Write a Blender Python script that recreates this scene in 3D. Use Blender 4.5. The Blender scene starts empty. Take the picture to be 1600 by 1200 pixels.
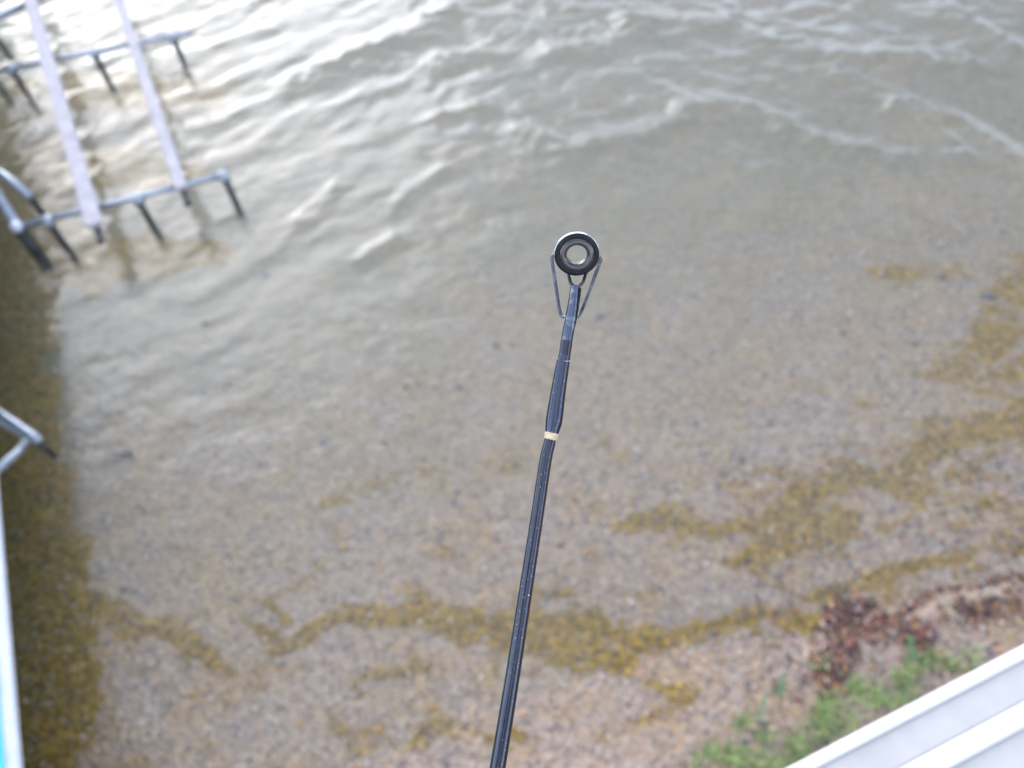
import bpy, bmesh, math, random
import numpy as np
from mathutils import Vector, Matrix
random.seed(7); rng = np.random.default_rng(7)
S = bpy.context.scene; C = S.collection

# ------------------------------------------------------------------ camera
FPX, CX, CY, H = 1244.0, 800.0, 600.0, 4.5
_d = np.array([100, -900, -FPX]); _d /= np.linalg.norm(_d); _u = -_d
_f = np.array([0, 0, -1.0]); _yw = _f - _f @ _u * _u; _yw /= np.linalg.norm(_yw)
_xw = np.cross(_yw, _u); R3 = np.array([_xw, _yw, _u])
cam_d = bpy.data.cameras.new('camera'); cam = bpy.data.objects.new('camera', cam_d); C.objects.link(cam)
m4 = Matrix.Identity(4)
for i in range(3):
    for j in range(3): m4[i][j] = R3[i][j]
m4[2][3] = H
cam.matrix_world = m4
cam_d.sensor_width = 36; cam_d.lens = FPX / 1600 * 36
cam_d.clip_start = 0.02; cam_d.clip_end = 3000
cam_d.dof.use_dof = True; cam_d.dof.focus_distance = 0.275
cam_d.dof.aperture_fstop = (cam_d.lens / 1000) / 0.0027
S.camera = cam

def un(px, py, z=0.0):                     # a photo position onto the level z
    v = R3 @ np.array([px - CX, -(py - CY), -FPX]); t = (z - H) / v[2]
    return Vector((v[0] * t, v[1] * t, z))
def ray(px, py, depth):                    # a photo position at a depth along the view
    v = R3 @ np.array([(px - CX) / FPX, -(py - CY) / FPX, -1.0]) * depth
    return Vector((v[0], v[1], v[2] + H))
CAMR = Vector(R3[:, 0]); CAMU = Vector(R3[:, 1]); CAMB = Vector(R3[:, 2])

# ------------------------------------------------------------------ sky and sun
CLOUD, CLOUD_GLOW = 13.0, 9.0
SUN_EL, SUN_AZ = math.radians(25), math.radians(-25)      # azimuth from +Y, positive to +X
W = bpy.data.worlds.new("World"); S.world = W; W.use_nodes = True
nt = W.node_tree; nt.nodes.clear()
def N(nt, t, **k):
    n = nt.nodes.new(t)
    for a, b in k.items():
        if a == 'inp':
            for s, v in b.items(): n.inputs[s].default_value = v
        else: setattr(n, a, b)
    return n
out = N(nt, 'ShaderNodeOutputWorld'); bg = N(nt, 'ShaderNodeBackground', inp={'Strength': 0.13})
sky = N(nt, 'ShaderNodeTexSky', sky_type='NISHITA', sun_disc=False, sun_elevation=SUN_EL,
        sun_rotation=SUN_AZ, air_density=1.0, dust_density=2.0, ozone_density=1.2)
tc = N(nt, 'ShaderNodeTexCoord'); mp = N(nt, 'ShaderNodeMapping'); mp.inputs['Scale'].default_value = (1.0, 1.0, 2.6)
nz = N(nt, 'ShaderNodeTexNoise', inp={'Scale': 2.2, 'Detail': 7.0, 'Roughness': 0.58, 'Distortion': 0.4})
cr = N(nt, 'ShaderNodeValToRGB'); cr.color_ramp.elements[0].position = 0.36; cr.color_ramp.elements[1].position = 0.60
mx = N(nt, 'ShaderNodeMix', data_type='RGBA')
sunv = (math.sin(SUN_AZ) * math.cos(SUN_EL), math.cos(SUN_AZ) * math.cos(SUN_EL), math.sin(SUN_EL))
dp = N(nt, 'ShaderNodeVectorMath', operation='DOT_PRODUCT'); dp.inputs[1].default_value = sunv
nt.links.new(tc.outputs['Generated'], dp.inputs[0])
c0 = N(nt, 'ShaderNodeMath', operation='MAXIMUM', inp={1: 0.}); nt.links.new(dp.outputs['Value'], c0.inputs[0])
c1 = N(nt, 'ShaderNodeMath', operation='POWER', inp={1: 14.}); nt.links.new(c0.outputs[0], c1.inputs[0])
c2 = N(nt, 'ShaderNodeMath', operation='MULTIPLY_ADD', inp={1: CLOUD_GLOW, 2: CLOUD}); nt.links.new(c1.outputs[0], c2.inputs[0])
sz = N(nt, 'ShaderNodeSeparateXYZ'); nt.links.new(tc.outputs['Generated'], sz.inputs[0])
lo = N(nt, 'ShaderNodeMath', operation='SUBTRACT', use_clamp=True, inp={0: 1.}); nt.links.new(sz.outputs[2], lo.inputs[1])
lp = N(nt, 'ShaderNodeMath', operation='POWER', inp={1: 2.2}); nt.links.new(lo.outputs[0], lp.inputs[0])
c3 = N(nt, 'ShaderNodeMath', operation='MULTIPLY_ADD', inp={1: 13.0}); nt.links.new(lp.outputs[0], c3.inputs[0]); nt.links.new(c2.outputs[0], c3.inputs[2]); c2 = c3
cv = N(nt, 'ShaderNodeVectorMath', operation='SCALE'); cv.inputs[0].default_value = (.85, .95, 1.22)
nt.links.new(c2.outputs[0], cv.inputs['Scale']); nt.links.new(cv.outputs[0], mx.inputs[7])
L = nt.links.new
L(tc.outputs['Generated'], mp.inputs[0]); L(mp.outputs[0], nz.inputs['Vector']); L(nz.outputs[0], cr.inputs[0])
L(cr.outputs[0], mx.inputs[0]); L(sky.outputs[0], mx.inputs[6]); L(mx.outputs[2], bg.inputs[0]); L(bg.outputs[0], out.inputs[0])
sd = bpy.data.lights.new('sun', 'SUN'); sd.energy = 1.7; sd.angle = math.radians(46); sd.color = (1, 0.995, 1)
sun = bpy.data.objects.new('sun', sd); C.objects.link(sun)
sv = Vector((math.sin(SUN_AZ) * math.cos(SUN_EL), math.cos(SUN_AZ) * math.cos(SUN_EL), math.sin(SUN_EL)))
sun.rotation_euler = sv.to_track_quat('Z', 'Y').to_euler(); sun.location = sv * 30
S.view_settings.view_transform = 'Standard'; S.view_settings.look = 'None'
S.view_settings.gamma = 1; S.view_settings.exposure = 0.16

# ------------------------------------------------------------------ helpers
def mat(name, color=(.5, .5, .5), rough=.5, metal=0., coat=0., spec=.5):
    m = bpy.data.materials.new(name); m.use_nodes = True; b = m.node_tree.nodes['Principled BSDF']
    b.inputs['Base Color'].default_value = (*color, 1); b.inputs['Roughness'].default_value = rough
    b.inputs['Metallic'].default_value = metal; b.inputs['Coat Weight'].default_value = coat
    b.inputs['Specular IOR Level'].default_value = spec
    return m
def worn(name, c1, c2, rough=.5, metal=0., scale=20., stretch=(1, 1, 1), bump=.2, lo=.4, hi=.65, coat=0., dist=.002):
    m = mat(name, c1, rough, metal, coat); t = m.node_tree; b = t.nodes['Principled BSDF']
    tc = N(t, 'ShaderNodeTexCoord'); mp = N(t, 'ShaderNodeMapping'); mp.inputs['Scale'].default_value = stretch
    n = N(t, 'ShaderNodeTexNoise', inp={'Scale': scale, 'Detail': 6., 'Roughness': .65})
    r = N(t, 'ShaderNodeValToRGB'); r.color_ramp.elements[0].position = lo; r.color_ramp.elements[1].position = hi
    r.color_ramp.elements[0].color = (*c1, 1); r.color_ramp.elements[1].color = (*c2, 1)
    bp = N(t, 'ShaderNodeBump', inp={'Strength': bump, 'Distance': dist})
    l = t.links.new
    l(tc.outputs['Object'], mp.inputs[0]); l(mp.outputs[0], n.inputs['Vector']); l(n.outputs[0], r.inputs[0])
    l(r.outputs[0], b.inputs['Base Color']); l(n.outputs[0], bp.inputs['Height']); l(bp.outputs[0], b.inputs['Normal'])
    return m
def obj(name, bm, m, parent=None, smooth=True):
    me = bpy.data.meshes.new(name); bm.to_mesh(me); bm.free()
    if smooth:
        for p in me.polygons: p.use_smooth = True
    me.materials.append(m); o = bpy.data.objects.new(name, me); C.objects.link(o)
    if parent:
        o.parent = parent; o.matrix_parent_inverse = Matrix.Translation(parent.location).inverted()
    return o
def npmesh(name, V, F, m, parent=None, smooth=True, col=None):
    """V (n,3), F (k,3|4) arrays"""
    me = bpy.data.meshes.new(name); V = np.asarray(V, dtype=np.float32); F = np.asarray(F, dtype=np.int32)
    me.vertices.add(len(V)); me.vertices.foreach_set('co', V.ravel())
    k = F.shape[1]; me.loops.add(F.size); me.loops.foreach_set('vertex_index', F.ravel())
    me.polygons.add(len(F)); me.polygons.foreach_set('loop_start', np.arange(0, F.size, k, dtype=np.int32))
    me.polygons.foreach_set('loop_total', np.full(len(F), k, dtype=np.int32))
    me.polygons.foreach_set('use_smooth', np.full(len(F), smooth, dtype=bool))
    if col is not None:
        a = me.color_attributes.new('Col', 'FLOAT_COLOR', 'POINT')
        c = np.ones((len(V), 4), np.float32); c[:, :3] = col; a.data.foreach_set('color', c.ravel())
    me.update(); me.validate(); me.materials.append(m)
    o = bpy.data.objects.new(name, me); C.objects.link(o)
    if parent:
        o.parent = parent; o.matrix_parent_inverse = Matrix.Translation(parent.location).inverted()
    return o
def tag(o, label=None, cat=None, group=None, kind=None):
    if label: o['label'] = label
    if cat: o['category'] = cat
    if group: o['group'] = group
    if kind: o['kind'] = kind
    return o
def thing(name, loc, label, cat, group=None):
    o = bpy.data.objects.new(name, None); C.objects.link(o); o.location = loc; o.empty_display_size = .05
    return tag(o, label, cat, group)
def tube(bm, pts, rads, n=16, cap=True, flat=None):
    """swept tube; flat = squash factor along the view-facing side"""
    pts = [Vector(p) for p in pts]
    if not hasattr(rads, '__len__'): rads = [rads] * len(pts)
    ref = None; rings = []
    for i, p in enumerate(pts):
        t = (pts[min(i + 1, len(pts) - 1)] - pts[max(i - 1, 0)]).normalized()
        if ref is None:
            ref = Vector((0, 0, 1)) if abs(t.z) < .9 else Vector((1, 0, 0))
        a = (ref - t * ref.dot(t)).normalized(); ref = a; b = t.cross(a)
        rings.append([bm.verts.new(p + (a * math.cos(2 * math.pi * k / n) + b * math.sin(2 * math.pi * k / n)) * rads[i]) for k in range(n)])
    for r0, r1 in zip(rings, rings[1:]):
        for k in range(n): bm.faces.new((r0[k], r0[(k + 1) % n], r1[(k + 1) % n], r1[k]))
    if cap: bm.faces.new(rings[0][::-1]); bm.faces.new(rings[-1])
    return bm
def bar(bm, a, b, w, h, up=Vector((0, 0, 1)), bev=.15):
    """rectangular bar between a and b, rounded edges"""
    a, b = Vector(a), Vector(b); t = (b - a).normalized(); s = t.cross(up).normalized(); u = s.cross(t)
    c = bev * min(w, h); prof = []
    for sx, sy in ((1, 1), (-1, 1), (-1, -1), (1, -1)):
        x, y = sx * w / 2, sy * h / 2
        q = [(x, y - sy * c), (x - sx * c, y)]
        prof += q if sx * sy > 0 else q[::-1]
    r0 = [bm.verts.new(a + s * x + u * y) for x, y in prof]; r1 = [bm.verts.new(b + s * x + u * y) for x, y in prof]
    k = len(prof)
    for i in range(k): bm.faces.new((r0[i], r0[(i + 1) % k], r1[(i + 1) % k], r1[i]))
    bm.faces.new(r0[::-1]); bm.faces.new(r1); bmesh.ops.recalc_face_normals(bm, faces=bm.faces)
    return bm
# value noise
_tab = rng.random((256, 256))
def vnoise(x, y):
    xi = np.floor(x).astype(int); yi = np.floor(y).astype(int); fx = x - xi; fy = y - yi
    fx = fx * fx * (3 - 2 * fx); fy = fy * fy * (3 - 2 * fy)
    g = lambda a, b: _tab[a % 256, b % 256]
    return (g(xi, yi) * (1 - fx) + g(xi + 1, yi) * fx) * (1 - fy) + (g(xi, yi + 1) * (1 - fx) + g(xi + 1, yi + 1) * fx) * fy
def fbm(x, y, o=4, s=.5):
    r = 0; a = 1; n = 0
    for i in range(o): r = r + a * vnoise(x * 2 ** i + 17.3 * i, y * 2 ** i + 5.1 * i); n += a; a *= s
    return r / n
def sstep(a, b, x):
    t = np.clip((x - a) / (b - a), 0, 1); return t * t * (3 - 2 * t)

# ------------------------------------------------------------------ terrain shape
SH = [(-60, .75), (-6, .62), (-2.2, .66), (-.75, .95), (.3, 1.30), (1.57, 1.40), (2.31, 1.52), (2.9, 1.55), (6, 2.3), (60, 9)]
def shore(x): return np.interp(x, [p[0] for p in SH], [p[1] for p in SH])
def ground(x, y):
    x = np.asarray(x, float); y = np.asarray(y, float)
    d = y - shore(x) + .12 * (fbm(x * 1.7, y * 1.7, 3) - .5)
    zw = -.11 * np.maximum(d, 0) - .0035 * np.maximum(d - 4, 0) ** 1.1
    zw = np.maximum(zw, -2.2 + .25 * np.sin(x * .1))
    # small dry beach then an eroded bank at the right
    zb = .10 * np.minimum(np.maximum(-d, 0), 3.0)
    bank = sstep(1.25, 1.6, x) * sstep(.02, .16, -d) * .07
    z = np.where(d > 0, zw, zb + bank)
    z = z + .03 * (fbm(x * 1.1 + 3, y * 1.1, 3) - .5) * sstep(0, 1.2, np.abs(d)) + .012 * (fbm(x * 9, y * 9, 3) - .5)
    return z
def gz(x, y): return float(ground(x, y))
def ung(px, py):                          # photo position onto the ground
    z = 0
    for _ in range(6): p = un(px, py, z); z = gz(p.x, p.y)
    return un(px, py, z)

def poly_mask(X, Y, pts, soft=.6):
    """pts: (px,py,halfwidth_px) polyline in the photo -> mask on world grid"""
    P = []
    for px, py, w in pts:
        p = ung(px, py); q = ung(px, py + w * .5); r = ung(px + w, py)
        P.append((p.x, p.y, max(.02, min((r - p).length, (q - p).length * 2.2) * .8 + .01)))
    M = np.zeros_like(X)
    for (x0, y0, w0), (x1, y1, w1) in zip(P, P[1:]):
        dx, dy = x1 - x0, y1 - y0; t = np.clip(((X - x0) * dx + (Y - y0) * dy) / (dx * dx + dy * dy + 1e-9), 0, 1)
        dist = np.hypot(X - x0 - t * dx, Y - y0 - t * dy); w = w0 + (w1 - w0) * t
        M = np.maximum(M, 1 - sstep(1 - soft, 1 + soft, dist / w))
    return M
ALG_SHADE = [ # (weight, soft, points)
 (1, .5, [(120, 940, 30), (170, 962, 26), (230, 985, 24), (300, 1005, 18), (360, 1040, 9)]),
 (.9, .5, [(365, 962, 7), (400, 972, 8), (440, 1000, 10)]), (.9, .5, [(400, 935, 7), (445, 962, 6)]),
 (1, .45, [(425, 1015, 16), (465, 995, 22), (520, 972, 26), (600, 965, 30), (690, 958, 34), (760, 978, 32), (850, 975, 36), (930, 990, 36), (1000, 996, 30), (1080, 990, 24), (1180, 975, 14), (1290, 962, 12)]),
 (.8, .7, [(780, 1000, 30), (900, 1030, 34), (960, 1020, 30)]), (.7, .6, [(820, 940, 18), (880, 930, 20)]),
 (1, .45, [(965, 825, 8), (1040, 803, 24), (1110, 828, 16), (1190, 825, 16), (1255, 792, 30), (1330, 738, 34), (1420, 725, 30), (1520, 682, 34), (1600, 645, 44), (1700, 600, 50)]),
 (.9, .6, [(1140, 882, 12), (1210, 850, 34), (1290, 820, 32), (1340, 800, 14)]), (.8, .6, [(1370, 830, 8), (1400, 800, 9), (1425, 770, 8)]),
 (.55, .9, [(1290, 750, 22), (1200, 740, 18), (1130, 760, 10)]),
 (.68, .9, [(1490, 600, 50), (1560, 510, 60), (1620, 420, 60)]), (.55, .9, [(1370, 425, 24), (1480, 420, 40)]), (.6, .8, [(1540, 620, 34), (1600, 560, 50)]),
 (.6, .8, [(1400, 770, 30), (1520, 740, 30), (1600, 700, 30)]),
 (.55, .7, [(630, 1150, 20), (690, 1125, 22), (760, 1160, 26), (840, 1180, 24)]), (.5, .8, [(690, 1090, 14), (660, 1140, 12)]),
 (.8, .6, [(1290, 930, 20), (1350, 905, 26), (1420, 893, 22), (1500, 870, 10), (1600, 850, 10)]),
 (.55, .8, [(1000, 1060, 20), (1080, 1080, 18), (950, 1150, 30)]),
 (1.5, .35, [(20, 800, 60), (20, 1000, 60), (20, 1200, 60)]), (1.5, .35, [(110, 860, 30), (90, 1000, 62), (80, 1200, 75), (70, 1300, 75)]),  # weed along the dock, weighted up so its colour deepens the dock's shade
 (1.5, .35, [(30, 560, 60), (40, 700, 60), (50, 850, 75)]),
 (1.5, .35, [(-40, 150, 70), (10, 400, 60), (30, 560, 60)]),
 (1.5, .5, [(60, 240, 50), (60, 400, 50), (150, 440, 34)]), (1.1, .6, [(60, 110, 60), (180, 140, 70), (300, 150, 60)]), (1.05, .6, [(110, 260, 60), (200, 270, 60), (290, 280, 50)]), (1.1, .6, [(120, 380, 50), (250, 400, 50), (340, 400, 40)]), (.35, 1., [(450, 820, 60), (620, 760, 80), (780, 740, 70)]),  # jetty patches added to darken the bed under its reflections; last entry plain weed
]
def cone(X, Y, pts, k):
    P = []
    for px, py, w in pts:
        p = ung(px, py); q = ung(px, py + w * .5); r = ung(px + w, py)
        P.append((p.x, p.y, k * max(.02, min((r - p).length, (q - p).length * 2.2) * .8 + .01)))
    M = np.zeros_like(X)
    for (x0, y0, w0), (x1, y1, w1) in zip(P, P[1:]):
        dx, dy = x1 - x0, y1 - y0; t = np.clip(((X - x0) * dx + (Y - y0) * dy) / (dx * dx + dy * dy + 1e-9), 0, 1)
        M = np.maximum(M, 1.15 - np.hypot(X - x0 - t * dx, Y - y0 - t * dy) / (w0 + (w1 - w0) * t))
    return np.clip(M, 0, 1)
def algae_shade(X, Y):
    wx = X + .22 * (fbm(X * 2.6, Y * 2.6, 3) - .5) + .07 * (fbm(X * 11, Y * 11, 3) - .5)
    wy = Y + .22 * (fbm(X * 2.6 + 9, Y * 2.6 + 3, 3) - .5) + .09 * (fbm(X * 11 + 5, Y * 11, 3) - .5)
    M = np.zeros_like(X)
    for w, s, p in ALG_SHADE: M = np.maximum(M, min(1.5, w * 1.12) * cone(wx, wy, p, 1.15 + .4 * s))
    # thin drifting scraps over the right hand and central shallows
    d = Y - shore(X); sc = .27 * sstep(2.6, .6, d) * sstep(-.6, .2, d) + .18 * sstep(.8, 3.2, X) * sstep(5.5, 2.5, Y)
    M = np.maximum(M, sc)
    nf = fbm(X * 5.5 + Y * 2, Y * 10, 5, .65)
    return sstep(.38, .74, M + (nf - .5) * 1.35)
def debris_shade(X, Y):
    wx = X + .14 * (fbm(X * 4, Y * 4, 3) - .5); wy = Y + .14 * (fbm(X * 4 + 9, Y * 4, 3) - .5)
    M = 1.15 * cone(wx, wy, [(1335, 955, 34), (1315, 1000, 44), (1290, 1070, 26)], 1.6)
    M = np.maximum(M, .62 * cone(wx, wy, [(1330, 985, 30), (1400, 1000, 50), (1500, 960, 45), (1640, 935, 40)], 1.8))
    M = np.maximum(M, .95 * cone(wx, wy, [(1370, 970, 6), (1480, 922, 6), (1600, 905, 8), (1750, 890, 8)], 1.3))  # narrow strip: shadow of the eroded bank edge put in as litter colour
    return sstep(.38, .80, M + (fbm(X * 9, Y * 9, 5, .65) - .5) * 1.5)

# grid with fine middle
def axis(a, b, step, far):
    core = np.arange(a, b + step / 2, step); out = []; s = step; v = b
    while v < far: s *= 1.22; v += s; out.append(v)
    lo = []; s = step; v = a
    while v > -far: s *= 1.22; v -= s; lo.append(v)
    return np.array(lo[::-1] + list(core) + out)
def grid(xs, ys):
    X, Y = np.meshgrid(xs, ys); nx, ny = len(xs), len(ys)
    i = np.arange(nx * ny).reshape(ny, nx)
    F = np.stack([i[:-1, :-1], i[:-1, 1:], i[1:, 1:], i[1:, :-1]], -1).reshape(-1, 4)
    return X, Y, F

# ------------------------------------------------------------------ lake bed and beach
xs = axis(-6.2, 6.2, .022, 700); ys = axis(-.4, 9.5, .022, 700)
X, Y, F = grid(xs, ys); Z = ground(X, Y)
fine = (np.abs(X) < 6.5) & (Y < 9.6) & (Y > -1)
Z = Z + np.where(fine, .010 * (vnoise(X * 38, Y * 38) - .5) + .006 * (vnoise(X * 80, Y * 80) - .5), 0)
A = np.where(fine, algae_shade(X, Y), 0); D = np.where(fine, debris_shade(X, Y), 0)
dsh = Y - shore(X)
wet = sstep(-.75, -.05, dsh + .15 * (fbm(X * 3, Y * 3, 3) - .5))
col = np.stack([A, D, wet], -1).reshape(-1, 3)
gm = mat('gravel_and_silt', rough=.8); t = gm.node_tree; b = t.nodes['Principled BSDF']; l = t.links.new
at = N(t, 'ShaderNodeAttribute', attribute_name='Col'); sep = N(t, 'ShaderNodeSeparateColor'); l(at.outputs['Color'], sep.inputs[0])
tc = N(t, 'ShaderNodeTexCoord')
def ramp(fac, stops, t=t):
    r = N(t, 'ShaderNodeValToRGB'); e = r.color_ramp.elements
    while len(e) < len(stops): e.new(.5)
    for k, (p, c) in enumerate(stops): e[k].position = p; e[k].color = (*c, 1)
    t.links.new(fac, r.inputs[0]); return r.outputs[0]
def mixc(f, a, b_, t=t, mode='MIX'):
    m = N(t, 'ShaderNodeMix', data_type='RGBA', blend_type=mode); li = t.links.new
    for s, v in ((0, f), (6, a), (7, b_)):
        if isinstance(v, (int, float)): m.inputs[s].default_value = v
        elif isinstance(v, tuple): m.inputs[s].default_value = (*v, 1)
        else: li(v, m.inputs[s])
    return m.outputs[2]
def math_(op, a, b_=0., t=t, clamp=False):
    m = N(t, 'ShaderNodeMath', operation=op, use_clamp=clamp)
    for s, v in ((0, a), (1, b_)):
        if isinstance(v, (int, float)): m.inputs[s].default_value = v
        else: t.links.new(v, m.inputs[s])
    return m.outputs[0]
vo = N(t, 'ShaderNodeTexVoronoi', inp={'Scale': 34., 'Randomness': 1.}); l(tc.outputs['Object'], vo.inputs['Vector'])
vs = N(t, 'ShaderNodeSeparateColor'); l(vo.outputs['Color'], vs.inputs[0])
vo2 = N(t, 'ShaderNodeTexVoronoi', inp={'Scale': 75., 'Randomness': 1.}); l(tc.outputs['Object'], vo2.inputs['Vector'])
vs2 = N(t, 'ShaderNodeSeparateColor'); l(vo2.outputs['Color'], vs2.inputs[0])
G = [(0, (.14, .12, .12)), (.2, (.25, .205, .18)), (.45, (.33, .265, .22)), (.6, (.38, .295, .235)), (.78, (.43, .35, .295)), (.93, (.50, .45, .40)), (1, (.48, .29, .13))]
peb = mixc(.5, ramp(vs.outputs[0], G), ramp(vs2.outputs[1], G))
n1 = N(t, 'ShaderNodeTexNoise', inp={'Scale': 1.3, 'Detail': 5., 'Roughness': .6}); l(tc.outputs['Object'], n1.inputs['Vector'])
n2 = N(t, 'ShaderNodeTexNoise', inp={'Scale': 14., 'Detail': 5., 'Roughness': .7}); l(tc.outputs['Object'], n2.inputs['Vector'])
# deeper bed is covered in fine olive silt, nearer the shore it is clean gravel
sx = N(t, 'ShaderNodeSeparateXYZ'); l(tc.outputs['Object'], sx.inputs[0])
dep = N(t, 'ShaderNodeMapRange', inp={'From Min': -.08, 'From Max': -.42}); l(sx.outputs[2], dep.inputs[0])
sil = math_('MULTIPLY', dep.outputs[0], ramp(n1.outputs[0], [(.3, (.55,) * 3), (.62, (1.,) * 3)]), clamp=True)
silt = ramp(n2.outputs[0], [(.3, (.10, .105, .058)), (.5, (.17, .172, .108)), (.72, (.26, .25, .16))])
n3 = N(t, 'ShaderNodeTexNoise', inp={'Scale': 2.4, 'Detail': 6., 'Roughness': .65, 'Distortion': .8}); l(tc.outputs['Object'], n3.inputs['Vector'])
peb = mixc(ramp(n3.outputs[0], [(.40, (0,) * 3), (.60, (.8,) * 3)]), peb, mixc(1., peb, (1.04, .92, .64), mode='MULTIPLY'))
base = mixc(math_('MULTIPLY', sil, .78), peb, silt)
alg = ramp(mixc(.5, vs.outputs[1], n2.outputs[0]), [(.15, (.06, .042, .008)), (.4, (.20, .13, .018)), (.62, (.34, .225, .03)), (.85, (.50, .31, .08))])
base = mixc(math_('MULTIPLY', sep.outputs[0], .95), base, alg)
dcol = ramp(mixc(.5, vs.outputs[2], vs2.outputs[0]), [(.1, (.03, .02, .018)), (.4, (.09, .05, .04)), (.62, (.17, .085, .06)), (.85, (.38, .22, .14))])
base = mixc(sep.outputs[1], base, dcol)
wt = mixc(sep.outputs[2], (1., .95, .92), (.82, .78, .74)); base = mixc(1., base, wt, mode='MULTIPLY')
l(base, b.inputs['Base Color'])
rr = N(t, 'ShaderNodeMapRange', inp={'To Min': .85, 'To Max': .6}); l(sep.outputs[2], rr.inputs[0]); l(rr.outputs[0], b.inputs['Roughness'])
bp = N(t, 'ShaderNodeBump', inp={'Strength': .7, 'Distance': .012}); l(vo.outputs['Distance'], bp.inputs['Height']); l(bp.outputs[0], b.inputs['Normal'])
gobj = npmesh('lake_bed', np.stack([X, Y, Z], -1).reshape(-1, 3), F, gm, col=col); tag(gobj, kind='structure')

# ------------------------------------------------------------------ water
xs = axis(-7.5, 7.5, .028, 700); ys = axis(.2, 12, .028, 700)
X, Y, F = grid(xs, ys)
RIP = [([(815, 205), (880, 238), (990, 212), (1105, 160), (1180, 180), (1290, 225), (1385, 245)], .020, .085),
       ([(990, 40), (1120, 40), (1240, 75), (1340, 95), (1490, 98)], .026, .11),
       ([(1290, 110), (1390, 150), (1480, 190), (1620, 270)], .018, .09),
       ([(1400, 175), (1500, 240), (1620, 300)], .014, .07), ([(1420, 245), (1500, 248)], .014, .07),
       ([(850, 82), (920, 70)], .016, .08), ([(690, 100), (760, 85)], .018, .08), ([(690, 185), (745, 170)], .016, .07),
       ([(480, 120), (620, 60), (700, 20)], .024, .12), ([(580, 395), (615, 372)], .010, .05), ([(625, 310), (700, 265)], .010, .05),
       ([(470, 345), (520, 295)], .010, .05), ([(1480, 20), (1560, 70), (1640, 120)], .02, .1)]
def waves(X, Y):
    wx = X + .55 * (fbm(X * .8, Y * .8, 3) - .5) ; wy = Y + .55 * (fbm(X * .8 + 7, Y * .8 + 4, 3) - .5)
    def train(ax, ay, lam, ph=0., sharp=1.6):
        n = math.hypot(ax, ay); s = (wx * ax + wy * ay) / n / lam * 2 * math.pi + ph
        return (.5 + .5 * np.sin(s)) ** sharp - .4
    left = sstep(1.8, -1.8, X); far = sstep(3.4, 7.8, Y - .10 * X)
    env = .35 + 1.1 * fbm(X * .9 + 31, Y * .9 + 11, 3)
    a = train(-.55, .84, .62) * .55 + train(-.35, .95, .34, 1.) * .22 + train(-.8, .6, .27, 2.) * .16
    c = train(.70, .72, .80) * .45 + train(.62, .78, .36, .5) * .26 + train(.75, .65, .20, 2.2) * .16
    h = (a * left + c * (1 - left)) * env
    chop = (fbm(wx * 4.2 + 3, wy * 5.2, 3, .5) - .5)
    h = h * (.005 + .036 * far * (1 - .25 * left)) + chop * (.009 + .050 * far * (1.1 - .7 * left))
    # thin lapping ripple crests running in from the open water
    for pts, hh_, ww in RIP:
        P = [un(px, py) for px, py in pts]; best = np.full(X.shape, 9.); sg = np.zeros(X.shape)
        jx = X + .10 * (fbm(X * 3 + 2, Y * 3, 3) - .5); jy = Y + .16 * (fbm(X * 3 + 8, Y * 3 + 5, 3) - .5)
        for p, q in zip(P, P[1:]):
            dx, dy = q.x - p.x, q.y - p.y; t = np.clip(((jx - p.x) * dx + (jy - p.y) * dy) / (dx * dx + dy * dy), 0, 1)
            ex, ey = jx - p.x - t * dx, jy - p.y - t * dy; e = np.hypot(ex, ey); k = e < best
            sg = np.where(k, np.sign(ey), sg); best = np.where(k, e, best)
        side = np.where(sg > 0, ww * 1.5, ww * 2.2)
        h = h + 3.0 * hh_ * np.exp(-(best / side) ** 2) * (.2 + 1.6 * fbm(X * 5, Y * 7 + 40, 4, .6)) 
    return h
Zw = waves(X, Y); near = (np.abs(X) < 12) & (Y < 16); Zw = np.where(near, Zw, 0)
dd = np.maximum(-ground(X, Y), 0); Zw = Zw * sstep(0, .12, dd) 
murk = 1 - np.exp(-dd / .75)
murk = np.clip(murk * (.75 + .5 * fbm(X * .7, Y * .7, 3)), 0, 1)
col = np.stack([murk, dd * .2, np.zeros_like(murk)], -1).reshape(-1, 3)
wm = bpy.data.materials.new('lake_water'); wm.use_nodes = True; t = wm.node_tree; t.nodes.clear(); l = t.links.new
o_ = N(t, 'ShaderNodeOutputMaterial')
at = N(t, 'ShaderNodeAttribute', attribute_name='Col'); sep = N(t, 'ShaderNodeSeparateColor'); l(at.outputs['Color'], sep.inputs[0])
tc = N(t, 'ShaderNodeTexCoord')
mpa = N(t, 'ShaderNodeMapping'); mpa.inputs['Rotation'].default_value = (0, 0, math.radians(-20)); mpa.inputs['Scale'].default_value = (1, 1.7, 1)
l(tc.outputs['Object'], mpa.inputs[0])
na = N(t, 'ShaderNodeTexNoise', inp={'Scale': 7., 'Detail': 3., 'Roughness': .5, 'Distortion': .6}); l(mpa.outputs[0], na.inputs['Vector'])
nb = N(t, 'ShaderNodeTexNoise', inp={'Scale': 22., 'Detail': 2., 'Roughness': .5, 'Distortion': .3}); l(mpa.outputs[0], nb.inputs['Vector'])
sx = N(t, 'ShaderNodeSeparateXYZ'); l(tc.outputs['Object'], sx.inputs[0])
amp = N(t, 'ShaderNodeMapRange', inp={'From Min': 1.2, 'From Max': 7., 'To Min': .5, 'To Max': 1.}); l(sx.outputs[1], amp.inputs[0])
hh = math_('ADD', math_('MULTIPLY', na.outputs[0], .009, t), math_('MULTIPLY', nb.outputs[0], .0022, t), t)
hh = math_('MULTIPLY', hh, amp.outputs[0], t)
bp = N(t, 'ShaderNodeBump', inp={'Strength': 1., 'Distance': 1.}); l(hh, bp.inputs['Height'])
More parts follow.
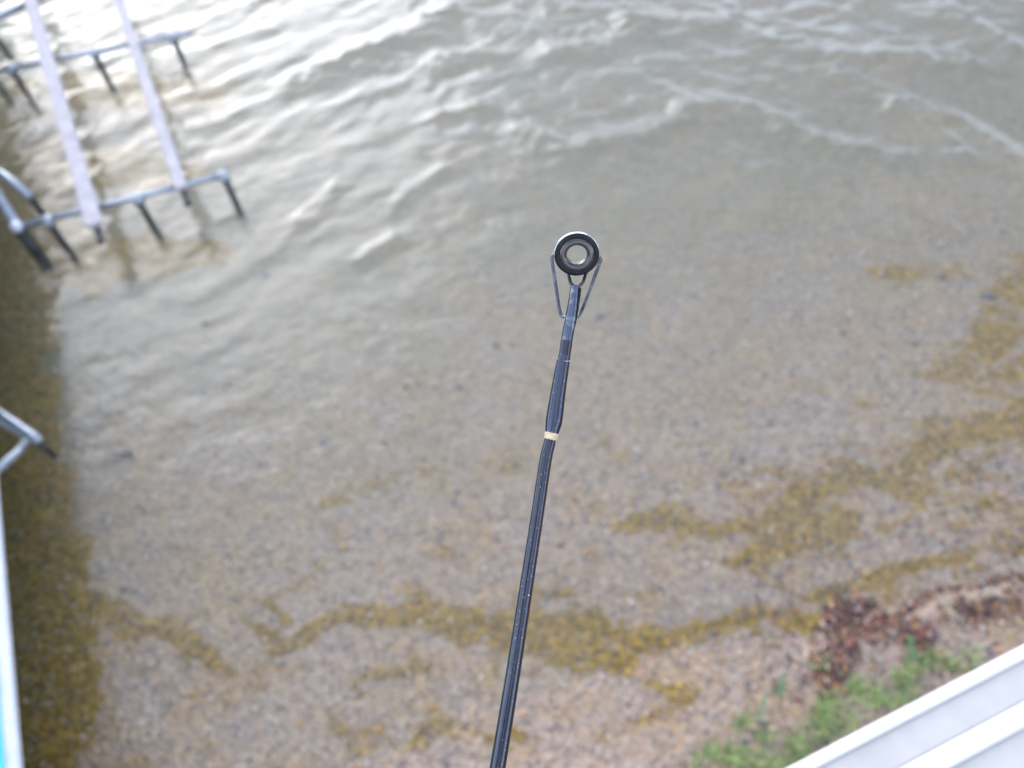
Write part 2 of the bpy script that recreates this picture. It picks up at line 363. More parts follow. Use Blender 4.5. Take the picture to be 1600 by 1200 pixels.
ge = N(t, 'ShaderNodeNewGeometry'); dt = N(t, 'ShaderNodeVectorMath', operation='DOT_PRODUCT')
l(bp.outputs[0], dt.inputs[0]); l(ge.outputs['Incoming'], dt.inputs[1])
cs = math_('SUBTRACT', 1., math_('ABSOLUTE', dt.outputs['Value'], 0., t), t, True)
fres = math_('MULTIPLY_ADD', math_('POWER', cs, 5., t), 1., t); fres.node.inputs[1].default_value = .965; fres.node.inputs[2].default_value = .035
gl = N(t, 'ShaderNodeBsdfGlossy', inp={'Roughness': .14, 'Color': (1, 1, 1, 1)}); l(bp.outputs[0], gl.inputs['Normal'])
tr = N(t, 'ShaderNodeBsdfTransparent', inp={'Color': (.95, .96, .94, 1)})
df = N(t, 'ShaderNodeBsdfDiffuse', inp={'Color': (.43, .46, .42, 1)})
m1 = N(t, 'ShaderNodeMixShader'); l(math_('MULTIPLY', sep.outputs[0], .20, t), m1.inputs[0]); l(tr.outputs[0], m1.inputs[1]); l(df.outputs[0], m1.inputs[2])
m2 = N(t, 'ShaderNodeMixShader'); l(fres, m2.inputs[0]); l(m1.outputs[0], m2.inputs[1]); l(gl.outputs[0], m2.inputs[2])
l(m2.outputs[0], o_.inputs[0])
wob = npmesh('water', np.stack([X, Y, Zw], -1).reshape(-1, 3), F, wm, col=col); tag(wob, kind='structure')

# ------------------------------------------------------------------ loose pebbles, weed and litter (uncountable)
ico = bmesh.new(); bmesh.ops.create_icosphere(ico, subdivisions=1, radius=1); ico.verts.ensure_lookup_table()
IV = np.array([v.co[:] for v in ico.verts]); IF = np.array([[v.index for v in f.verts] for f in ico.faces]); ico.free()
def in_view(x, y, z, pad=60):
    c = np.stack([x, y, z - H], -1) @ R3; px = CX - FPX * c[:, 0] / c[:, 2]; py = CY + FPX * c[:, 1] / c[:, 2]
    return (px > -pad) & (px < 1600 + pad) & (py > -pad) & (py < 1200 + pad)
def colmat(name, rough=.7):
    m = mat(name, rough=rough); t = m.node_tree; a = N(t, 'ShaderNodeAttribute', attribute_name='Col')
    n = N(t, 'ShaderNodeTexNoise', inp={'Scale': 90., 'Detail': 3.}); tc = N(t, 'ShaderNodeTexCoord')
    t.links.new(tc.outputs['Object'], n.inputs['Vector'])
    r = ramp(n.outputs[0], [(.3, (.7,) * 3), (.7, (1.2,) * 3)], t)
    t.links.new(mixc(1., a.outputs['Color'], r, t, 'MULTIPLY'), t.nodes['Principled BSDF'].inputs['Base Color'])
    return m
def scatter_pts(n, xr, yr):
    x = rng.uniform(*xr, n); y = rng.uniform(*yr, n); z = ground(x, y); k = in_view(x, y, z); return x[k], y[k], z[k]
PC = np.array([(.36, .29, .23), (.30, .24, .19), (.40, .33, .28), (.14, .13, .135), (.38, .24, .11), (.33, .21, .16), (.46, .41, .36), (.24, .20, .17)])
x, y, z = scatter_pts(60000, (-3.5, 4.5), (.1, 4.8))
k = rng.random(len(x)) < np.clip(1.35 - .33 * (y - shore(x)), .03, 1); x, y, z = x[k][:20000], y[k][:20000], z[k][:20000]
n = len(x); r = rng.gamma(2.6, .0019, n) + .003
ang = rng.uniform(0, 6.28, n); ca, sa = np.cos(ang), np.sin(ang)
V = IV[None] * (1 + .25 * rng.standard_normal((n, 12 if len(IV) == 12 else len(IV), 1)).clip(-1, 1)) * np.stack([r * rng.uniform(.9, 1.5, n), r, r * rng.uniform(.4, .7, n)], -1)[:, None]
V = np.stack([V[..., 0] * ca[:, None] - V[..., 1] * sa[:, None], V[..., 0] * sa[:, None] + V[..., 1] * ca[:, None], V[..., 2]], -1)
V += np.stack([x, y, z + r * .15], -1)[:, None]
cc = PC[rng.choice(len(PC), n, p=[.2, .2, .15, .13, .08, .08, .06, .10])] * rng.uniform(.8, 1.3, (n, 1))
Fp = (IF[None] + (np.arange(n) * len(IV))[:, None, None]).reshape(-1, 3)
ob = npmesh('gravel', V.reshape(-1, 3), Fp, colmat('pebble_stone'), col=np.repeat(cc, len(IV), 0)); tag(ob, 'loose mixed pebbles strewn over the beach and shallows', 'gravel', kind='stuff')

def flakes(name, x, y, z, size, asp, cols, lift, tilt, m, label, cat):
    n = len(x); a = rng.uniform(0, 6.28, n); s = size * rng.uniform(.6, 1.5, n)
    # bent six-vertex strips
    u = np.array([-1, 0, 1.])[None] * s[:, None]; w = s * asp
    dx, dy = np.cos(a), np.sin(a); bx, by = -dy, dx
    bend = rng.uniform(-.6, .6, n) * s; zc = z + rng.uniform(0, lift, n); tz = rng.uniform(-tilt, tilt, (n, 3)) * s[:, None]
    V = np.zeros((n, 3, 2, 3))
    for i in range(3):
        cx_ = x + dx * u[:, i] + bx * (bend if i == 1 else 0); cy_ = y + dy * u[:, i] + by * (bend if i == 1 else 0)
        ww = w * (1 if i == 1 else .45)
        for j, sg in enumerate((-1, 1)):
            V[:, i, j, 0] = cx_ + bx * ww * sg; V[:, i, j, 1] = cy_ + by * ww * sg
            V[:, i, j, 2] = zc + np.abs(tz[:, i]) + sg * ww * rng.uniform(-.5, .5, n) + .003
    base = (np.arange(n) * 6)[:, None, None]; q = np.array([[0, 1, 3, 2], [2, 3, 5, 4]])[None]
    ob = npmesh(name, V.reshape(-1, 3), (q + base).reshape(-1, 4), m, col=np.repeat(cols, 6, 0)); tag(ob, label, cat, kind='stuff'); return ob
x, y, z = scatter_pts(260000, (-6, 6), (-.2, 9)); a = algae_shade(x, y)
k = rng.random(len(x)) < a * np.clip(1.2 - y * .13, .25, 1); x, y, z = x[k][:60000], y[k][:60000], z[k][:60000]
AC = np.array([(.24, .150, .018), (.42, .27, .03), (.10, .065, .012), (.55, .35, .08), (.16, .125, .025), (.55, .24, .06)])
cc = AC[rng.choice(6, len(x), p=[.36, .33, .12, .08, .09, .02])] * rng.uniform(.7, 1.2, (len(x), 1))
flakes('waterweed', x, y, z, .012, .28, cc, .018, .5, colmat('weed_strands', .6), 'matted amber brown waterweed lying in bands along the lake bed, some added to darken it by dock and jetty', 'waterweed')
x, y, z = scatter_pts(120000, (.6, 4.2), (.2, 2.6)); a = debris_shade(x, y)
k = rng.random(len(x)) < .02 * (x > 1.2) + a * .6; x, y, z = x[k][:5200], y[k][:5200], z[k][:5200]
LC = np.array([(.07, .045, .035), (.17, .085, .055), (.32, .11, .075), (.50, .26, .09), (.03, .022, .02), (.50, .38, .30), (.24, .12, .15)])
cc = LC[rng.choice(7, len(x), p=[.28, .2, .12, .1, .16, .07, .07])] * rng.uniform(.7, 1.2, (len(x), 1))
flakes('leaf_litter', x, y, z, .012, .5, cc, .014, .9, colmat('dead_leaves', .7), 'dark brown and red leaf litter washed up on the bank, a thin strip standing in for its edge shadow', 'leaf litter')

# grass tufts in the two patches against the railing
def blades(name, px_list, n, hgt, m, label, cat):
    V = []; Cc = []; TUFT = {(a, b): [(random.gauss(a, c * .55), random.gauss(b, d * .5)) for _ in range(7)] for a, b, c, d in px_list}
    for i in range(n):
        cx_, cy_, rx, ry = random.choice(px_list)
        tx, ty = random.choice(TUFT[(cx_, cy_)]); p = ung(random.gauss(tx, 9), random.gauss(ty, 7)); q = Vector((p.x, p.y, gz(p.x, p.y) - .003))
        h = hgt * random.uniform(.5, 1.35); a = random.uniform(0, 6.28); lean = random.uniform(.2, .9) * h
        d = Vector((math.cos(a), math.sin(a), 0)); s = Vector((-d.y, d.x, 0)) * random.uniform(.0018, .0035)
        c = np.array(random.choice([(.17, .30, .08), (.26, .42, .12), (.36, .47, .16), (.46, .46, .22), (.08, .16, .05), (.42, .34, .20)])) * random.uniform(.8, 1.25)
        for k, (u, w) in enumerate(((0, 1), (.4, .95), (.75, .7), (1., .12))):
            c0 = q + d * lean * u * u + Vector((0, 0, h * (u - .25 * u * u)))
            V += [tuple(c0 - s * w), tuple(c0 + s * w)]; Cc += [c, c]
    n = len(V) // 8; q = np.array([[0, 1, 3, 2], [2, 3, 5, 4], [4, 5, 7, 6]])[None] + (np.arange(n) * 8)[:, None, None]
    ob = npmesh(name, V, q.reshape(-1, 4), m, col=np.array(Cc)); tag(ob, label, cat, kind='stuff'); return ob
blades('grass', [(1140, 1180, 60, 26), (1230, 1160, 75, 34), (1300, 1120, 60, 30), (1400, 1075, 60, 34), (1470, 1045, 60, 22), (1330, 1080, 50, 30), (1240, 1190, 90, 40), (1190, 1195, 60, 20)],
       2500, .065, colmat('grass_blades', .6), 'short bright green grass growing on the bank beside the white railing', 'grass')

# ------------------------------------------------------------------ dock on the left
galv = worn('galvanised_tube', (.30, .34, .40), (.46, .50, .56), .38, .65, 30, bump=.1)
alum = worn('white_aluminium', (.74, .78, .84), (.62, .66, .73), .35, .2, 9, (1, 1, 1), bump=.06)
teal = worn('teal_decking', (.08, .60, .64), (.06, .50, .55), .5, 0, 14, bump=.15)
dark = worn('wet_dark_steel', (.035, .04, .045), (.07, .065, .05), .5, .4, 26, bump=.3)
wood = worn('bleached_timber', (.50, .48, .50), (.33, .31, .33), .75, 0, 6, (1, 1, 1), bump=.6, lo=.35, hi=.7)
under = worn('dark_timber', (.06, .055, .05), (.10, .09, .08), .8, 0, 12, bump=.3)
DZ = .60
def dk(y, off=0, z=DZ):                       # a point on the dock edge line
    return Vector((-3.03 - .365 * (y - 2.51) + off * .939, y + off * .343, z))
dock = thing('dock', dk(.2, -.6, 0), 'low dock with teal decking and a white metal edge along the left of the shallows', 'dock')
obj('deck_board_panel', bar(bmesh.new(), dk(-1.2, -1.372), dk(11.5, -1.372), 2.60, .05, bev=.1), teal, dock, False)  # unseen width made broader to shade the water and bed below
e = bmesh.new(); bar(e, dk(-1.2, -.045, DZ - .012), dk(11.5, -.045, DZ - .012), .056, .06, bev=.25); obj('edge_rail', e, alum, dock, False)
e = bmesh.new(); tube(e, [dk(-1.2, -.06, DZ + .020), dk(11.5, -.06, DZ + .020)], .009); obj('edge_bead', e, alum, dock)
obj('joist', bar(bmesh.new(), dk(-1.2, -.35, DZ - .10), dk(11.5, -.35, DZ - .10), .05, .14), under, dock, False)
obj('joist', bar(bmesh.new(), dk(-1.2, -2.4, DZ - .10), dk(11.5, -2.4, DZ - .10), .05, .14), under, dock, False)
for yy in (.6, 6.4, 9.0):
    for off in (-.25, -2.4):
        p = dk(yy, off); e = bmesh.new(); tube(e, [(p.x, p.y, gz(p.x, p.y) - .3), (p.x, p.y, DZ - .04)], .035); obj('leg', e, dark, dock)
# outrigger arm with brace and short leg
a, b_ = un(-60, 612, .20), un(62, 690, .15)
arm = thing('mooring_arm', (b_.x, b_.y, 0), 'pale tapered metal arm jutting from the dock over the dark water', 'mooring arm')
e = bmesh.new(); tube(e, [a, a.lerp(b_, .6), a.lerp(b_, .93), b_], [.048, .046, .04, .028]); obj('arm_tube', e, galv, arm)
e = bmesh.new(); tube(e, [un(-45, 780, .40), un(-6, 735, .36), un(26, 708, .24), un(40, 690, .19)], [.03, .03, .028, .024]); obj('brace', e, galv, arm)
e = bmesh.new(); tube(e, [(b_.x, b_.y, -.05), (b_.x, b_.y, .14)], .022); obj('leg', e, dark, arm)

# ------------------------------------------------------------------ open frame standing in the water
FZ = .25
fr0 = un(200, 320, 0)
frame = thing('jetty', fr0, 'open undecked metal jetty on short legs in the water under two bleached timber runners', 'jetty')
def leg_at(p, r=.029):
    e = bmesh.new(); tube(e, [(p.x, p.y, -.20), (p.x, p.y, FZ - .02)], r, 12); obj('leg', e, dark, frame)
def crossbar(p0, p1, legs, r=.026):
    a, b_ = un(*p0, FZ), un(*p1, FZ); e = bmesh.new(); tube(e, [a, b_], r); obj('crossbar', e, galv, frame)
    for px, py in legs: leg_at(un(px, py, FZ))
crossbar((-60, 122), (302, 50), [(18, 108), (147, 84), (270, 58)])
crossbar((22, 356), (357, 272), [(75, 346), (215, 312), (350, 276)])
crossbar((-80, 60), (75, -8), [(-20, 34)], .04)
fz2 = FZ + .075
def clamp(px, py):
    q = un(px, py, FZ); e = bmesh.new()
    tube(e, [q + Vector((0, 0, -.05)), q + Vector((0, 0, .038))], .043, 12); tube(e, [q + Vector((0, 0, .036)), q + Vector((0, 0, .056))], .014, 6)
    obj('clamp', e, galv, frame)
for q_ in ((18, 108), (147, 84), (270, 58), (75, 346), (215, 312), (350, 276)): clamp(*q_)
for p0, p1, rw in (((30, -60), (148, 352), .13), ((172, -40), (284, 294), .098)):
    a, b_ = un(*p0, fz2), un(*p1, fz2)
    obj('runner', bar(bmesh.new(), a, b_, rw, .045, bev=.2), wood, frame, False)
    obj('runner_bearer', bar(bmesh.new(), a + Vector((0, 0, -.048)), b_ + (b_ - a).normalized() * .16 + Vector((0, 0, -.048)), .06, .05, bev=.2), under, frame, False)
e = bmesh.new(); tube(e, [un(-80, 225, .30), un(8, 275, .30), un(48, 308, .28)], [.035] * 3); obj('side_tube', e, galv, frame)
e = bmesh.new(); q = un(48, 308, .28); tube(e, [(q.x, q.y, -.16), (q.x, q.y, .27)], .03); obj('leg', e, dark, frame)
e = bmesh.new(); tube(e, [un(-60, 215, .33), un(26, 352, FZ + .01)], [.04, .04]); obj('side_tube', e, galv, frame)
e = bmesh.new(); q = un(26, 354, FZ + .01); bmesh.ops.create_uvsphere(e, u_segments=16, v_segments=10, radius=.05, matrix=Matrix.Translation(q)); obj('end_cap', e, alum, frame)
q = un(30, 358, FZ); e = bmesh.new(); tube(e, [(q.x, q.y, -.20), (q.x, q.y, FZ - .03)], .05); obj('corner_post', e, dark, frame)

# ------------------------------------------------------------------ white railing of the lookout, lower right
vinyl = worn('white_vinyl', (.88, .88, .86), (.82, .82, .80), .4, 0, 10, bump=.12, lo=.3, hi=.8)
vinyl2 = worn('weathered_vinyl', (.56, .54, .50), (.47, .455, .43), .6, 0, 14, bump=.25, lo=.35, hi=.7)
RD = 1.05
ra, rb = ray(1235, 1200, RD), ray(1600, 1010, RD + .05); zr = (ra.z + rb.z) / 2
ra, rb = un(1235, 1200, zr), un(1600, 1010, zr); rt = (rb - ra).normalized(); rn = rt.cross(Vector((0, 0, 1))).normalized()   # away from the lake
RL = thing('deck_railing', (ra.x, ra.y, zr - 1.0), 'white railing of the lookout with a grooved top crossing the lower right corner', 'railing')
def strip(name, o0, o1, dz, th, m):
    c = (o0 + o1) / 2; a = ra - rt * .9 + rn * c + Vector((0, 0, dz - th / 2)); b2 = rb + rt * 1.4 + rn * c + Vector((0, 0, dz - th / 2))
    return obj(name, bar(bmesh.new(), a, b2, abs(o1 - o0), th, bev=.22), m, RL, False)
def offs(px, py, dz): return (un(px, py, zr + dz) - ra).dot(rn)
q0, q1, q2, q3 = offs(1600, 1007, .012), offs(1600, 1029, .012), offs(1600, 1097, .010), offs(1600, 1137, .010)
strip('outer_lip', q0, q1, .007, .05, vinyl); strip('top_panel', q1 - .002, q2 + .002, 0, .024, vinyl2)
strip('inner_lip', q2, q3, .006, .046, vinyl); strip('top_panel', q3 - .002, q3 + .11, -.004, .024, vinyl2)
for s in (.05, .52, .99):
    for o_ in (q1 + (q2 - q1) * .5, q3 + .05):
        p = ra + rt * (s - .1) + rn * o_; e = bmesh.new(); tube(e, [p + Vector((0, 0, -.006)), p + Vector((0, 0, .0015))], .0045, 14); obj('screw_head', e, galv, RL)
for s in (-.75, 1.5):
    p = ra + rt * s + rn * .09
    obj('post', bar(bmesh.new(), p + Vector((0, 0, -1.1)), p + Vector((0, 0, -.026)), .09, .09, up=rt, bev=.1), vinyl, RL, False)

# ------------------------------------------------------------------ fishing rod
D0 = .275
rodm = worn('rod_black_lacquer', (.034, .039, .055), (.048, .055, .076), .12, 1., 120, (1, 1, .3), bump=.05, coat=.8, dist=.0002)
wrapm = mat('thread_wrap', (.066, .078, .108), .18, 1., coat=.4)
t = wrapm.node_tree; l = t.links.new
for q in (rodm, wrapm): q.node_tree.nodes['Principled BSDF'].inputs['Specular Tint'].default_value = (.05, .05, .06, 1)
tubem = worn('scuffed_tube', (.11, .13, .18), (.46, .44, .47), .28, 1., 240, bump=.12, lo=.52, hi=.74, dist=.0002)
tubem.node_tree.nodes['Principled BSDF'].inputs['Specular Tint'].default_value = (.08, .08, .1, 1)
gold = worn('gold_thread', (.55, .40, .22), (.75, .62, .42), .5, .1, 500, bump=.2, dist=.0002)
framem = worn('black_frame_metal', (.012, .012, .016), (.05, .05, .06), .30, .6, 300, bump=.15, lo=.5, hi=.85, coat=.0, dist=.0001)
ceram = worn('grey_ceramic', (.022, .019, .022), (.045, .04, .04), .14, .3, 200, bump=.05, coat=1., dist=.0001)
brightm = worn('rim_highlight', (.85, .86, .9), (.45, .45, .5), .25, .85, 300, bump=.1, dist=.0001)  # near-white colour puts the highlight into the rim of the black ring
PX = D0 / FPX
def axis_pts(lst):
    return [ray(px, py, D0 - max(0, (py - 450)) * 2.2e-5) for px, py, w in lst], [w / 2 * (D0 - max(0, (py - 450)) * 2.2e-5) / FPX for px, py, w in lst]
base_pt, _ = axis_pts([(777.5, 1200, 25)])
rod = thing('fishing_rod', base_pt[0], 'black fishing rod tip held upright in sharp focus with a round line guide', 'fishing rod')
def smooth_chain(lst, n=6):
    o = []
    for i in range(len(lst) - 1):
        p0, p1, p2, p3 = lst[max(i - 1, 0)], lst[i], lst[i + 1], lst[min(i + 2, len(lst) - 1)]
        for k in range(n):
            t = k / n; o.append(tuple(.5 * ((2 * b) + (-a + c) * t + (2 * a - 5 * b + 4 * c - d) * t * t + (-a + 3 * b - 3 * c + d) * t ** 3) for a, b, c, d in zip(p0, p1, p2, p3)))
    return o + [lst[-1]]
def rodpart(name, lst, m, sm=True, n=40):
    P, Rr = axis_pts(smooth_chain(lst) if sm else lst); e = bmesh.new(); tube(e, P, Rr, n); return obj(name, e, m, rod)
rodpart('blank', [(860.0, 682, 17.5), (858.2, 694, 18.6), (852, 722, 19.4), (838, 815, 20.3), (825, 900, 21.2), (802, 1050, 23), (777.5, 1200, 25.2), (730, 1480, 29), (660, 1880, 35), (590, 2280, 41)], rodm)
w = rodpart('thread_wrap', [(881.8, 556, 18.6), (880.7, 562, 19.6), (877.4, 580, 21.4), (871, 620, 23.8), (866.8, 650, 25.8), (865.3, 660, 25.4), (863.8, 668, 23.6), (862.6, 674, 21.6), (862, 677, 20.6)], wrapm)
rodpart('gold_band', [(862.3, 675.5, 20.2), (862, 677, 21), (861.3, 681, 21.2), (860.4, 686, 20.6), (860.2, 687, 19.5)], gold)
rodpart('tip_collar', [(885.6, 532, 16.5), (885.2, 534, 18.4), (883.6, 546, 18.4), (881.6, 558, 18.4)], rodm)
rodpart('tip_tube', [(898.2, 447, 11.5), (897.8, 451, 13), (895.6, 470, 14.5), (891.8, 498, 17), (889, 512, 18), (885, 535, 17.6)], tubem)
# wings of the tube behind
e = bmesh.new()
P1, R1 = axis_pts(smooth_chain([(893.8, 449, 5), (890.8, 472, 6), (887.6, 488, 6), (883.5, 512, 5)]));  tube(e, [p - CAMB * .0006 for p in P1], R1, 12)
P1, R1 = axis_pts(smooth_chain([(905.8, 450, 6), (903, 470, 6.5), (899.6, 492, 6.5), (896, 512, 5)]));  tube(e, [p - CAMB * .0006 for p in P1], R1, 12)
obj('tube_flange', e, framem, rod)
# scratched epoxy edge, built as a thin pale ring around the wrap
def hoop(name, px, py, rpx, th, m, tiltdeg):
    c, _ = axis_pts([(px, py, 1)]); c = c[0]; ax = (ray(895, 450, D0) - ray(866, 650, D0 - .0044)).normalized()
    ax = (ax + CAMB * math.tan(math.radians(tiltdeg))).normalized(); s = ax.cross(CAMB).normalized(); f = s.cross(ax).normalized()
    e = bmesh.new(); tube(e, [c + (s * math.cos(q) + f * math.sin(q)) * rpx * PX for q in np.linspace(0, 2 * math.pi, 41)], th * PX, 8, False); return obj(name, e, m, rod)
pale = mat('pale_scratch', (.62, .64, .68), .4)
hoop('wrap_ring', 881.6, 561, 10.3, .45, pale, 24)
# fine windings on the wrap as ribs of its own bump
sx = N(t, 'ShaderNodeTexCoord'); mpn = N(t, 'ShaderNodeMapping')
axv = (ray(895, 450, D0) - ray(866, 650, D0 - .0044)).normalized()
dotn = N(t, 'ShaderNodeVectorMath', operation='DOT_PRODUCT'); dotn.inputs[1].default_value = axv; l(sx.outputs['Object'], dotn.inputs[0])
sn = math_('SINE', math_('MULTIPLY', dotn.outputs['Value'], 2 * math.pi / (3.3 * PX), t), 0., t)
nn = N(t, 'ShaderNodeTexNoise', inp={'Scale': 400., 'Detail': 3.}); l(sx.outputs['Object'], nn.inputs['Vector'])
hgt = math_('ADD', math_('MULTIPLY', sn, .5, t), nn.outputs[0], t)
bp = N(t, 'ShaderNodeBump', inp={'Strength': .55, 'Distance': .00005}); l(hgt, bp.inputs['Height']); l(bp.outputs[0], t.nodes['Principled BSDF'].inputs['Normal'])
# dried dirt flecks and scratches on lacquer and windings
for q in (rodm, wrapm):
    tt = q.node_tree; pb = tt.nodes['Principled BSDF']; c_ = N(tt, 'ShaderNodeTexCoord'); f_ = N(tt, 'ShaderNodeTexNoise', inp={'Scale': 1300., 'Detail': 3., 'Roughness': .7})
    tt.links.new(c_.outputs['Object'], f_.inputs['Vector']); fl_ = ramp(f_.outputs[0], [(.66, (0,) * 3), (.72, (1,) * 3)], tt)
    src = pb.inputs['Base Color'].links[0].from_socket if pb.inputs['Base Color'].links else tuple(pb.inputs['Base Color'].default_value)[:3]
    tt.links.new(mixc(fl_, src, (.55, .53, .52), tt), pb.inputs['Base Color'])
# --- ring
RC = ray(901.2, 397, D0); TI = math.radians(31)
ax = (CAMB * math.cos(TI) - CAMU * math.sin(TI) - CAMR * .03).normalized()
rx = (CAMR - ax * CAMR.dot(ax)).normalized(); ry = ax.cross(rx)
def lathe(prof, closed=True, n=72):
    e = bmesh.new(); rings = []
    for k in range(n):
        q = 2 * math.pi * k / n; rad = rx * math.cos(q) + ry * math.sin(q)
        rings.append([e.verts.new(RC + rad * r * PX + ax * h * PX) for r, h in prof])
    m = len(prof)
    for k in range(n):
        a, b = rings[k], rings[(k + 1) % n]
        for i in range(m if closed else m - 1): e.faces.new((a[i], a[(i + 1) % m], b[(i + 1) % m], b[i]))
    bmesh.ops.recalc_face_normals(e, faces=e.faces); return e
def rounded(r0, r1, h0, h1, c, n=5):
    P = []
    for cx_, cy_, q0 in ((r1 - c, h1 - c, 0), (r0 + c, h1 - c, 90), (r0 + c, h0 + c, 180), (r1 - c, h0 + c, 270)):
        for k in range(n + 1):
            q = math.radians(q0 + 90 * k / n); P.append((cx_ + c * math.cos(q), cy_ + c * math.sin(q)))
    return P
obj('ring_frame', lathe(rounded(26.5, 35, -5, 5, 2.2)), framem, rod)
obj('rim', lathe(rounded(33.6, 35.6, -4.2, 2.6, .9)), brightm, rod)
ins = lathe(rounded(15.6, 28, -11, 6.5, 4.6, 8)); obj('guide_ring', ins, ceram, rod)
# --- wires
def wire(name, pts, r, m, back=.0, fl=None):
    P = [ray(px, py, D0 + dz * PX) for px, py, dz in smooth_chain(pts, 7)]; e = bmesh.new(); tube(e, P, r * PX, 12); return obj(name, e, m, rod)
wirem = worn('wire_frame_metal', (.025, .028, .038), (.22, .23, .27), .22, .75, 130, bump=.1, lo=.42, hi=.72, dist=.0001)
wire('side_wire', [(871, 401, 2), (866.5, 397.5, 2), (862.8, 401, 3), (863, 410, 5), (867.5, 440, 10), (873.5, 480, 14), (877.6, 493.5, 14), (883, 495, 8), (887, 501, 3)], 2.7, wirem)
wire('side_wire', [(931, 405, 2), (935.5, 401, 2), (938.6, 405, 3), (936.5, 412, 5), (925.5, 442, 10), (911, 480, 14), (904.5, 493, 14), (899, 497, 8), (895, 503, 3)], 2.7, wirem)
wire('neck_brace', [(883.5, 412, 22), (886.8, 423, 20), (889, 432, 12), (891.8, 442, 5), (897.6, 447.6, 0), (903.5, 447.6, 0), (910.4, 441.5, 5), (914, 432, 12), (917.2, 424, 20), (919.5, 413, 22)], 2.6, wirem)

# ------------------------------------------------------------------ single leaves and stones on the bed
def leaf(px, py, size, colr, label, float_=False, ang=None):
    p = ung(px, py)
    if float_: p = un(px, py, .012)
    zz = (.010 if float_ else p.z + .012); a = random.uniform(0, 6.28) if ang is None else ang
    bm = bmesh.new(); n = 16; ctr = []
    top = [];
    for k in range(n):
        q = 2 * math.pi * k / n; r = size * (.55 + .45 * abs(math.cos(q)) ** .7) * random.uniform(.85, 1.1)
        x_, y_ = r * math.cos(q), r * .62 * math.sin(q)
        top.append(bm.verts.new((x_, y_, .15 * size * (x_ / size) ** 2 + random.uniform(-.03, .06) * size)))
    c = bm.verts.new((0, 0, -.05 * size))
    for k in range(n): bm.faces.new((c, top[k], top[(k + 1) % n]))
    r = bmesh.ops.solidify(bm, geom=bm.faces[:], thickness=.0012)
    me = worn('leaf_' + '%d' % len(bpy.data.materials), colr, tuple(v * .6 for v in colr), .6, 0, 60, bump=.2)
    o = obj('fallen_leaf', bm, me); o.location = (p.x, p.y, zz); o.rotation_euler = (random.uniform(-.2, .2), random.uniform(-.2, .2), a)
    tag(o, label, 'leaf', 'fallen leaves in the shallows'); return o
leaf(905, 596, .022, (.75, .30, .16), 'small orange leaf just right of the wrapped part of the rod')
leaf(653, 525, .030, (.80, .76, .74), 'pale whitish leaf left of the rod among dark stones')
leaf(356, 607, .034, (.75, .50, .36), 'peach coloured leaf on the grey bed left of centre', ang=.4)
leaf(292, 664, .022, (.75, .22, .22), 'tiny red leaf near the shaded water beside the peach leaf')
leaf(192, 966, .028, (.80, .25, .06), 'orange leaf on the amber weed where it meets the dock shade')
leaf(1030, 650, .018, (.70, .42, .28), 'small tan leaf on the bed right of the gold band of the rod')
leaf(1551, 843, .022, (.80, .50, .05), 'yellow orange leaf on the pale gravel near the right edge')
leaf(1322, 964, .024, (.65, .42, .05), 'mustard leaf at the top of the dark litter on the bank')
leaf(1322, 989, .026, (.75, .65, .16), 'bright yellow leaf in the middle of the dark litter')
leaf(1363, 1040, .03, (.78, .56, .42), 'pale pink leaf on the litter above the grass')
def stone(px, py, size, colr, label):
    p = ung(px, py); size *= .85; bm = bmesh.new(); bmesh.ops.create_icosphere(bm, subdivisions=3, radius=1)
    o_ = random.uniform(0, 50)
    for v in bm.verts:
        k = 1 + .35 * (float(fbm(np.array(v.co.x * 1.3 + o_), np.array(v.co.y * 1.3 + v.co.z + o_), 3)) - .5) * 2
        v.co = Vector((v.co.x * size * k, v.co.y * size * .75 * k, v.co.z * size * .5 * k))
    me = stone.m.get(colr) or worn('stone_skin', colr, tuple(v * 1.7 for v in colr), .6, 0, 40, bump=.5); stone.m[colr] = me
    o = obj('stone', bm, me); o.location = (p.x, p.y, gz(p.x, p.y) + size * .2); o.rotation_euler = (0, 0, random.uniform(0, 6.28))
    tag(o, label, 'stone', 'dark stones on the lake bed'); return o
stone.m = {}
DS = (.06, .065, .075)
stone(416, 432, .045, DS, 'dark stone furthest out, below the end of the metal frame')
stone(321, 504, .04, DS, 'dark blurred stone between the metal frame and the peach leaf')
stone(775, 541, .032, DS, 'dark round stone nearest the rod on its left')
stone(938, 495, .034, (.09, .08, .085), 'greyish dark stone just right of the ring on the rod tip')
stone(718, 606, .026, DS, 'small dark stone left of the thread wrapping')
stone(634, 604, .024, (.07, .075, .085), 'faint small grey stone below the whitish leaf')
stone(319, 613, .028, (.05, .055, .07), 'dark stone touching the left side of the peach leaf')
stone(1317, 519, .030, (.10, .10, .10), 'dark stone out on the open bed right of centre')
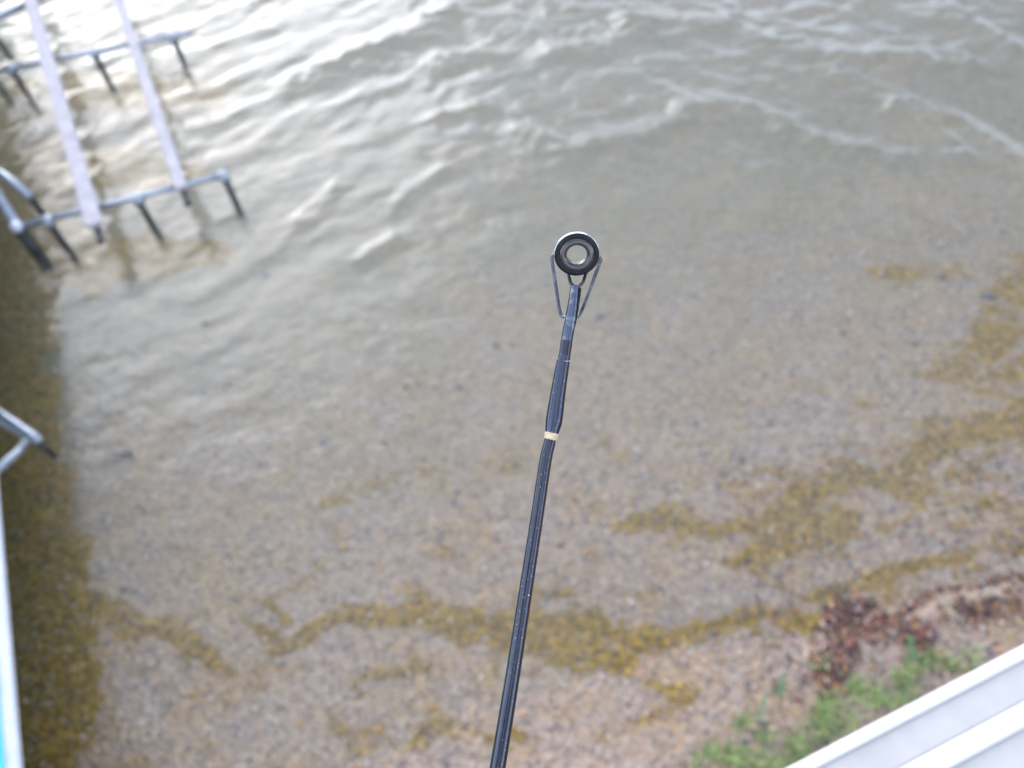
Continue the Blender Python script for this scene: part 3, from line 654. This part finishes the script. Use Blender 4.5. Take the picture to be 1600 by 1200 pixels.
stone(1472, 433, .04, DS, 'dark stone at the upper edge of the sparse weed by the right side')
stone(1545, 465, .045, DS, 'largest dark stone among the weed near the right edge')
stone(1430, 537, .034, (.10, .10, .10), 'small dark stone left of the weed near the right edge')
# sunken stick
a, b_ = ung(165, 716), ung(207, 710); e = bmesh.new(); tube(e, [a + Vector((0, 0, .02)), a.lerp(b_, .5) + Vector((0, .012, .03)), b_ + Vector((0, 0, .025))], [.006, .014, .02], 10)
st = obj('sunken_stick', e, dark); tag(st, 'short dark stick lying on the bed beside the dock shade', 'stick')
# pale weed stalks on the bank
def stalk(px, py, h, lean, label, colr):
    p = ung(px, py); p.z = gz(p.x, p.y); root = thing('weed_plant', p, label, 'plant', 'thin weed plants on the beach')
    e = bmesh.new(); P = [p + Vector((lean[0] * u * u, lean[1] * u * u, h * u)) for u in np.linspace(0, 1, 9)]
    tube(e, P, [.004 * (1 - .6 * u) for u in np.linspace(0, 1, 9)], 8); m = worn('stalk_skin', colr, tuple(v * .7 for v in colr), .6, 0, 60); obj('stem', e, m, root)
    V = []; Fc = []
    for i in range(46):
        u = random.uniform(.05, 1); q = P[min(8, int(u * 8))]; a = random.uniform(0, 6.28); L_ = random.uniform(.015, .04) * (1.3 - .6 * u)
        d = Vector((math.cos(a), math.sin(a), random.uniform(.1, .8))); s = Vector((-d.y, d.x, 0)) * .16 * L_
        k = len(V); V += [tuple(q), tuple(q + d * L_ * .5 + s), tuple(q + d * L_), tuple(q + d * L_ * .5 - s)]; Fc.append((k, k + 1, k + 2, k + 3))
    npmesh('foliage', V, Fc, m, root)
stalk(1185, 1120, .26, (.02, .10), 'pale thin weed stalk standing on the beach left of the litter', (.28, .33, .20))
stalk(1215, 1085, .16, (.03, .08), 'shorter greenish weed sprig behind the pale stalk', (.16, .26, .12))
stalk(1420, 1030, .20, (-.05, .07), 'green sprig rising from the grass into the leaf litter', (.14, .28, .12))
stalk(1478, 960, .15, (-.02, .1), 'straw coloured sprig on the litter near the right edge', (.50, .42, .28))
